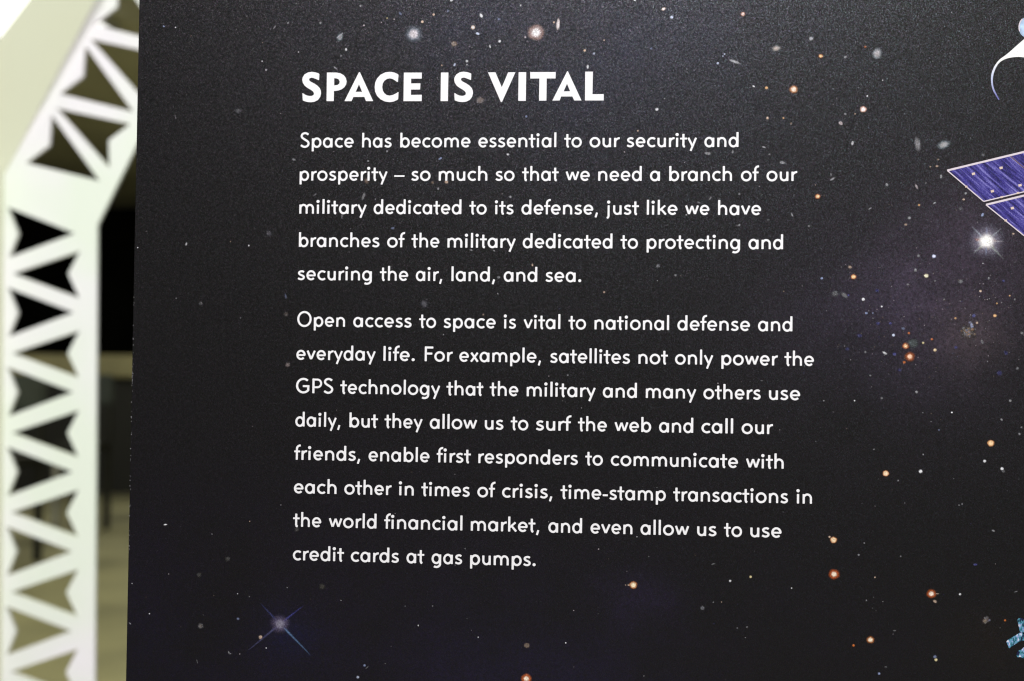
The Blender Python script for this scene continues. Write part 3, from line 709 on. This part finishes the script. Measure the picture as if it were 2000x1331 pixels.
def truss_material():
    t = NT('printed_teal_metal')
    laminate(t, 0.25, 0.45)
    pos = t.geo()
    n = t.noise(420, 4, t.vmath('MULTIPLY', pos, (1.0, 1.0, 0.6)), 0.65)
    r = t.new('ShaderNodeValToRGB'); t.link(n.outputs[0], r.inputs[0])
    e = r.color_ramp.elements
    e[0].position = 0.40; e[0].color = (0.008, 0.010, 0.05, 1)
    e[1].position = 0.66; e[1].color = (0.85, 0.88, 0.92, 1)
    for p_, c_ in ((0.45, (0.02, 0.11, 0.17, 1)), (0.505, (0.09, 0.34, 0.42, 1)), (0.56, (0.20, 0.28, 0.58, 1))):
        q = e.new(p_); q.color = c_
    t.link(r.outputs[0], t.b.inputs['Base Color'])
    return t.m
tm = truss_material()
tr_ = poly_sub('printed_satellite_truss', [
    [(1987,1211),(1989,1208),(1994,1207),(2000,1210),(2024,1218),(2024,1238),(1999,1239),(1991.5,1233)],
    [(1965.5,1254),(1967,1251),(1991,1236.5),(1999,1235),(2022,1240),(2022,1254),(1999,1251.5),(1991,1253),(1970.5,1266.5)],
    [(1985.5,1281.5),(1986,1275),(1988,1271.5),(1994,1269.5),(2000,1264),(2022,1262),(2022,1292),(2000,1286.5),(1993,1283.5),(1987.5,1284)]], tm, panel, -0.00020)
tr_['label'] = 'teal and white satellite arm printed at the lower right edge'

# ---------------------------------------------------------------- lettering
def stroke(pts, wd, y, V, F, taper=0.55):
    """flat pen stroke; pts in lettering units already placed -> list of (X, Z) metres in V"""
    n = len(pts)
    ws = list(wd) if isinstance(wd, (list, tuple)) else [wd]*n
    closed = n > 3 and math.hypot(pts[0][0]-pts[-1][0], pts[0][1]-pts[-1][1]) < 1e-6
    if not closed and taper:
        def inset(a, b):
            L = math.hypot(b[0]-a[0], b[1]-a[1]); f = min(0.45, taper/L)
            return (a[0]+(b[0]-a[0])*f, a[1]+(b[1]-a[1])*f)
        pts = [pts[0], inset(pts[0], pts[1])] + pts[1:-1] + [inset(pts[-1], pts[-2]), pts[-1]]
        ws = [ws[0]*0.74, ws[0]] + ws[1:-1] + [ws[-1], ws[-1]*0.74]
        n = len(pts)
    L_, R_ = [], []
    for i in range(n):
        if closed:
            a, b = pts[(i-1) % (n-1)], pts[(i+1) % (n-1)]
            p = pts[i % (n-1)]
        else:
            a, b = pts[max(0, i-1)], pts[min(n-1, i+1)]; p = pts[i]
        d1 = (p[0]-a[0], p[1]-a[1]); d2 = (b[0]-p[0], b[1]-p[1])
        l1, l2 = math.hypot(*d1), math.hypot(*d2)
        if l1 < 1e-9: d1, l1 = d2, l2
        if l2 < 1e-9: d2, l2 = d1, l1
        t1 = (d1[0]/l1, d1[1]/l1); t2 = (d2[0]/l2, d2[1]/l2)
        tx, ty = t1[0]+t2[0], t1[1]+t2[1]; tl = math.hypot(tx, ty)
        tx, ty = tx/tl, ty/tl
        cs = max(0.42, tx*t1[0]+ty*t1[1])
        h = ws[i]/2/cs
        L_.append((p[0]-ty*h, p[1]+tx*h)); R_.append((p[0]+ty*h, p[1]-tx*h))
    k = len(V)
    for i in range(n):
        V.append((L_[i], y)); V.append((R_[i], y))
    for i in range(n-1):
        F.append((k+2*i, k+2*i+1, k+2*i+3, k+2*i+2))
def arc(cx, cy, rx, ry, a0, a1, n=20):
    return [(cx+rx*math.cos(R(a0+(a1-a0)*i/n)), cy+ry*math.sin(R(a0+(a1-a0)*i/n))) for i in range(n+1)]
w4 = 4.05; wt = 3.45; X_ = 17.9; AS = 28.7; h2 = w4/2
def oval(W_, ht=19.4, bot=-0.6, wd=w4):
    p = arc(W_/2, (ht+bot)/2, W_/2-wd/2, (ht-bot)/2-wt/2, 90, 450, 32); p[-1] = p[0]; return p
G = {}
def gl(ch, strokes, lsb, rsb): G[ch] = (strokes, lsb, rsb)
RD, ST = 1.4, 2.6
bowlL = oval(18.0)            # bowl that sits left of a stem
bowlR = [(x+0.9, y) for x, y in oval(18.0)]
gl('a', [(bowlL, w4), ([(16.6, X_), (16.6, 0)], w4)], RD, ST)
gl('d', [(bowlL, w4), ([(16.6, AS), (16.6, 0)], w4)], RD, ST)
gl('g', [(bowlL, w4), ([(16.6, X_), (16.6, 0.5)] + arc(9.3, -0.2, 7.3, 6.2, 0, -128, 16), w4)], RD, ST)
gl('b', [(bowlR, w4), ([(2.3, AS), (2.3, 0)], w4)], ST, RD)
gl('p', [(bowlR, w4), ([(2.3, X_), (2.3, -7.7)], w4)], ST, RD)
gl('o', [(oval(20.2), w4)], RD, RD)
gl('c', [(arc(9.9, 9.4, 7.6, 8.0, 47, 313, 26), w4*.97)], RD, 0.9)
gl('e', [(arc(9.4, 9.4, 7.1, 8.0, -6, 318, 30), w4*.97), ([(2.6, 9.1), (17.6, 9.1)], 3.5)], RD, RD)
gl('i', [([(2.3, X_), (2.3, 0)], w4), 'dot'], ST, ST)
gl('j', [([(4.6, X_), (4.6, -3.2), (3.6, -5.6), (1.2, -6.6)], w4*.92), ('dot', 4.6)], 0.2, ST)
gl('l', [([(2.3, AS), (2.3, 0)], w4)], ST, ST)
def nstem(x0, rx): return [(x0, 6.5)] + arc(x0+rx, 10.0, rx, 7.3, 172, 0, 18) + [(x0+2*rx, 0)]
gl('n', [([(2.3, X_), (2.3, 0)], w4), (nstem(2.3, 6.6), w4*.97)], ST, ST)
gl('h', [([(2.3, AS), (2.3, 0)], w4), (nstem(2.3, 6.6), w4*.97)], ST, ST)
gl('m', [([(2.3, X_), (2.3, 0)], w4), (nstem(2.3, 6.05), w4*.97), (nstem(14.4, 6.05), w4*.97)], ST, ST)
gl('u', [([(14.2, X_), (14.2, 0)], w4), ([(2.3, X_)] + arc(8.2, 8.0, 5.9, 6.7, 180, 352, 18), w4*.97)], ST-.2, ST)
gl('r', [([(2.3, X_), (2.3, 0)], w4), ([(2.3, 7)] + arc(10.6, 9.2, 8.2, 8.0, 170, 88, 10), w4*.95)], ST, -0.3)
gl('s', [(catmull([(12.4, 15.6), (9.6, 17.1), (6.6, 17.0), (3.6, 15.6), (2.8, 13.2), (4.6, 10.9), (8.2, 9.2), (11.6, 7.2), (12.0, 4.2), (9.4, 1.9), (6.2, 1.5), (3.4, 2.3), (1.1, 3.6)], 3), w4*.95)], RD, RD-.2)
gl('t', [([(6.3, 25.4), (6.3, 4.2), (7.2, 1.3), (9.4, 0.4)], w4), ([(0.2, 16.3), (13.0, 16.3)], 3.5)], -0.2, 0.1)
gl('f', [([(5.0, 0), (5.0, 21.5)] + arc(11.2, 21.6, 6.2, 6.3, 178, 82, 10), w4*.97), ([(0, 16.3), (11.2, 16.3)], 3.5)], 0.2, -1.2)
gl('k', [([(2.3, AS), (2.3, 0)], w4), ([(3.4, 8.0), (14.0, X_-.2)], w4*.9), ([(6.6, 10.6), (15.4, 0.4)], w4*.95)], ST, 0.3)
gl('v', [([(2.0, X_), (9.0, 1.4)], w4), ([(16.2, X_), (9.2, 1.4)], w4*.95)], 0.3, 0.3)
gl('w', [([(2.0, X_), (7.6, 1.6)], w4*.95), ([(13.4, X_-.8), (7.8, 1.6)], w4*.9), ([(13.4, X_-.8), (18.8, 1.6)], w4*.9), ([(24.6, X_), (19.0, 1.6)], w4*.95)], 0.3, 0.3)
gl('y', [([(2.0, X_), (9.6, 2.4)], w4*.95), ([(16.4, X_), (6.4, -7.6)], w4*.92)], 0.3, 0.3)
gl('x', [([(2.4, X_-.2), (15.0, 0.2)], w4), ([(14.6, X_-.2), (2.2, 0.2)], w4*.95)], 0.5, 0.5)
gl(',', [([(4.0, 3.8), (1.2, -5.6)], w4*.9)], 1.2, 3.0)
gl('.', ['period'], 2.2, 3.0)
gl('-', [([(0, 8.2), (9.6, 8.2)], 3.6)], 1.4, 1.4)
gl('–', [([(0, 9.0), (20, 9.0)], 3.0)], 1.0, 1.0)
gl('S', [(catmull([(15.6, 25.2), (12.6, 27.4), (9.0, 28.2), (5.0, 26.9), (2.7, 23.4), (3.6, 19.7), (7.2, 16.7), (11.6, 13.9), (15.2, 10.8), (16.1, 7.0), (14.0, 3.1), (9.6, 1.2), (5.4, 2.0), (1.4, 4.6)], 4), w4)], RD, RD)
gl('O', [(oval(28.4, 30.0, -0.9), w4)], RD+.2, RD+.2)
gl('G', [(arc(14.2, 14.5, 11.9, 13.2, 48, 325, 30), w4), ([(23.2, 14.6), (23.2, 4.4)], w4), ([(13.0, 13.6), (25.4, 13.6)], 3.9)], RD, ST)
gl('P', [([(2.3, AS), (2.3, 0)], w4), ([(2.3, AS-2.0), (9.6, AS-2.0)] + arc(9.6, 19.2, 7.0, 7.5, 88, -88, 16) + [(2.3, 11.7)], w4*.92)], ST, 1.2)
gl('F', [([(2.3, AS), (2.3, 0)], w4), ([(2.3, AS-2.0), (16.6, AS-2.0)], 4.0), ([(2.3, 14.9), (14.8, 14.9)], 4.0)], ST, 0.8)
def word_strokes(wd):
    out, pen = [], 0.0
    for ch in wd:
        st_, l, r = G[ch]
        real = []
        for s_ in st_:
            if s_ == 'dot': real.append(('disc', 2.3, 24.1, 3.05))
            elif s_ == 'period': real.append(('disc', 2.9, 2.6, 2.9))
            elif s_[0] == 'dot': real.append(('disc', s_[1], 24.1, 3.05))
            else: real.append(s_)
        xs = []
        for s_ in real:
            if s_[0] == 'disc': xs += [s_[1]-s_[3], s_[1]+s_[3]]
            else:
                v_, f_ = [], []
                stroke(s_[0], s_[1], 0, v_, f_)
                xs += [q[0][0] for q in v_]
        lo, hi = (0 if ch not in ',.' else min(xs)), max(xs)
        off = pen + l - lo
        for s_ in real:
            if s_[0] == 'disc': out.append(('disc', s_[1]+off, s_[2], s_[3]))
            else: out.append(([(x+off, y) for x, y in s_[0]], s_[1]))
        pen = off + hi + r
    return out
A5, B5 = 560, 1080
T = {  # text line -> words with their measured left and right ends in the photograph
 1: [('Space',587.0,691.0),('has',707.3,765.0),('become',781.8,919),('essential',934.4,1086.6),('to',1102,1136.3),('our',1151.4,1210.4),('security',1224.2,1361),('and',1375.7,1442.4)],
 2: [('prosperity',585.4,756.8),('–',770,790.2),('so',803.7,841),('much',857,951.9),('so',968,1005),('that',1019.8,1091),('we',1104.8,1152),('need',1168.4,1253.4),('a',1269.4,1289),('branch',1307,1429.6),('of',1447,1482.4),('our',1497,1557)],
 3: [('military',584.7,716),('dedicated',729.8,901.2),('to',916.8,950.6),('its',966.4,1003),('defense,',1018.4,1167.8),('just',1184.6,1247.8),('like',1263.3,1323.2),('we',1338.2,1385.5),('have',1402.4,1486.4)],
 4: [('branches',583.9,741.2),('of',756.2,791),('the',803.8,858.2),('military',874,1007.2),('dedicated',1021,1196.2),('to',1212,1246),('protecting',1263,1445.4),('and',1461.8,1529.4)],
 5: [('securing',581.6,726.4),('the',742,797.4),('air,',812.2,863.8),('land,',881.8,967),('and',983.8,1049.3),('sea.',1065.7,1135.4)],
 6: [('Open',580.6,674),('access',690,804),('to',818.7,851.8),('space',866.8,968.2),('is',983.8,1007.8),('vital',1022.8,1094.4),('to',1110.4,1144.6),('national',1161.2,1306.8),('defense',1323,1464.8),('and',1480.4,1547.6)],
 7: [('everyday',579,733.6),('life.',749,810.2),('For',829.6,884.2),('example,',897.2,1056.8),('satellites',1074.8,1230.4),('not',1247,1304.3),('only',1318.4,1392.8),('power',1409,1519),('the',1532,1589.7)],
 8: [('GPS',578.2,651),('technology',664.8,859.6),('that',872,944),('the',956.5,1012.4),('military',1028.8,1163.2),('and',1177.4,1243.9),('many',1261.4,1359.6),('others',1373.8,1485.6),('use',1501.8,1562.8)],
 9: [('daily,',576.9,664.8),('but',682.6,738.2),('they',751.2,825.2),('allow',839.5,931.8),('us',947,983.3),('to',997.6,1031.9),('surf',1047,1115.9),('the',1128.8,1185.3),('web',1200.4,1271.8),('and',1287.2,1353.9),('call',1370,1431.8),('our',1448.4,1509.6)],
 10: [('friends,',574.8,703.6),('enable',720,839),('first',853,919.6),('responders',934.4,1128.6),('to',1143.2,1177.5),('communicate',1193,1441.4),('with',1457,1530.6)],
 11: [('each',574.2,657.4),('other',672.6,764.8),('in',778.9,808.2),('times',823,917.5),('of',932.4,967.6),('crisis,',980.7,1078.8),('time-stamp',1094.8,1300.4),('transactions',1314.8,1539),('in',1555.3,1585.8)],
 12: [('the',572.5,627.6),('world',642.4,735.4),('financial',750.6,903.2),('market,',919.6,1053.3),('and',1071,1136.8),('even',1153.4,1235.2),('allow',1251,1345.8),('us',1361.6,1399.3),('to',1414,1449.2),('use',1465.4,1526.4)],
 13: [('credit',572.2,671.8),('cards',685.4,779.2),('at',794,828.6),('gas',843,902.7),('pumps.',918.3,1046.3)],
}
Z0 = EYE + 0.123905152; GAP = 0.00721294
for ln, ws_ in T.items():
    zl = Z0 - 0.0182*(ln-1) - (GAP if ln > 5 else 0)
    V, F = [], []
    for (wd, x0, x1) in ws_:
        st_ = word_strokes(wd)
        v2, f2 = [], []
        for i, s_ in enumerate(st_):
            yy = -0.00014 - 0.000012*(i % 5)
            if s_[0] == 'disc':
                k = len(v2)
                v2 += [((s_[1]+s_[3]*math.cos(q*math.pi/9), s_[2]+s_[3]*math.sin(q*math.pi/9)), yy) for q in range(18)]
                f2.append(tuple(range(k, k+18)))
            else:
                stroke(s_[0], s_[1], yy, v2, f2)
        lo = min(q[0][0] for q in v2); hi = max(q[0][0] for q in v2)
        # the photo row of this line at the word
        row0 = CY; 
        for _ in range(3):
            pass
        def xz(px):
            # intersect the column px with the line's height on the panel
            a_, b_ = 0.0, 1331.0
            for _ in range(40):
                mid = (a_+b_)/2
                if on_panel(px, mid)[1] > zl+9*PX: a_ = mid
                else: b_ = mid
            return on_panel(px, a_)[0]
        XA, XB = xz(x0), xz(x1)
        k = len(V)
        for (p, yy) in v2:
            V.append((XA+(p[0]-lo)/(hi-lo)*(XB-XA), yy, zl+p[1]*PX))
        F += [tuple(i+k for i in f) for f in f2]
    # faces must look at the viewer
    o = mesh('text_line', V, F, WHITE, panel)
    bm = bmesh.new(); bm.from_mesh(o.data)
    for f in bm.faces:
        f.normal_update()
        if f.normal.y > 0: f.normal_flip()
    bm.to_mesh(o.data); bm.free()

# heading, heavy capitals
S1 = [(518,205),(500,185),(420,158),(320,143),(220,160),(130,215),(82,290),(72,360),(88,430),(140,510),(220,570),(300,615),(355,660),(378,700),(370,740),(330,768),(280,775),(210,765),(150,740),(95,705),(78,700),(80,800),(88,890),(150,915),(220,932),(300,937),(390,925),(480,880),(540,800),(563,710),(558,640),(530,570),(470,505),(380,445),(300,405),(262,375),(250,345),(265,315),(310,300),(350,303),(420,328),(500,362),(512,355)]
LET = [
 (585, 130, 13.333, [S1]),
 (585, 130, 13.333, [[(715,163),(960,163),(1060,180),(1150,230),(1205,300),(1230,390),(1215,470),(1170,545),(1100,600),(1010,632),(900,645),(893,908),(705,908)],
                     [(905,312),(960,315),(1020,340),(1048,400),(1035,455),(990,488),(905,497)]]),
 (585, 130, 13.333, [[(1548,155),(1575,155),(1920,908),(1732,908),(1690,800),(1405,800),(1355,908),(1170,908)], [(1550,470),(1630,665),(1465,665)]]),
 (720, 130, 13.333, [[(780,225),(760,205),(680,165),(600,148),(530,145),(430,160),(310,220),(220,320),(172,420),(158,540),(170,660),(220,770),(310,860),(420,915),(540,935),(650,920),(750,875),(770,855),(780,675),(765,672),(690,720),(620,750),(545,763),(470,748),(410,700),(370,630),(355,540),(370,450),(410,380),(480,330),(550,315),(620,330),(690,370),(745,410),(765,405)]]),
 (720, 130, 13.333, [[(918,165),(1388,165),(1383,322),(1108,322),(1106,445),(1350,445),(1342,605),(1105,607),(1103,745),(1385,742),(1382,908),(908,908)]]),
 (850, 130, 13.333, [[(150,163),(345,163),(332,908),(140,908)]]),
 (850, 130, 13.333, [[(x+422, y-4) for x, y in S1]]),
 (850, 130, 13.333, [[(1375,158),(1570,158),(1735,545),(1900,158),(2090,155),(1745,920),(1725,935),(1705,920)]]),
 (1000, 130, 10.0, [[(130,115),(278,115),(270,675),(122,675)]]),
 (1000, 130, 10.0, [[(355,113),(855,112),(850,238),(678,238),(672,672),(528,672),(535,238),(357,240)]]),
 (1000, 130, 10.0, [[(1078,97),(1092,97),(1358,668),(1215,668),(1180,590),(962,590),(930,668),(788,670)], [(1075,340),(1135,488),(1010,490)]]),
 (1000, 130, 10.0, [[(1430,105),(1580,105),(1572,545),(1792,543),(1790,668),(1425,668)]]),
]
hv, hf = [], []
for (ox, oy, sc, rings) in LET:
    P = [[Vector((*on_panel(ox+x/sc, oy+y/sc), 0)) for x, y in r] for r in rings]
    flat = [p for r in P for p in r]
    k = len(hv)
    hv += [(p.x, -0.00016, p.y) for p in flat]
    for a, b, c in tessellate_polygon(P):
        if (flat[b]-flat[a]).cross(flat[c]-flat[a]).z < 0: b, c = c, b
        hf.append((a+k, b+k, c+k))
hd = mesh('heading', hv, hf, WHITE, panel)
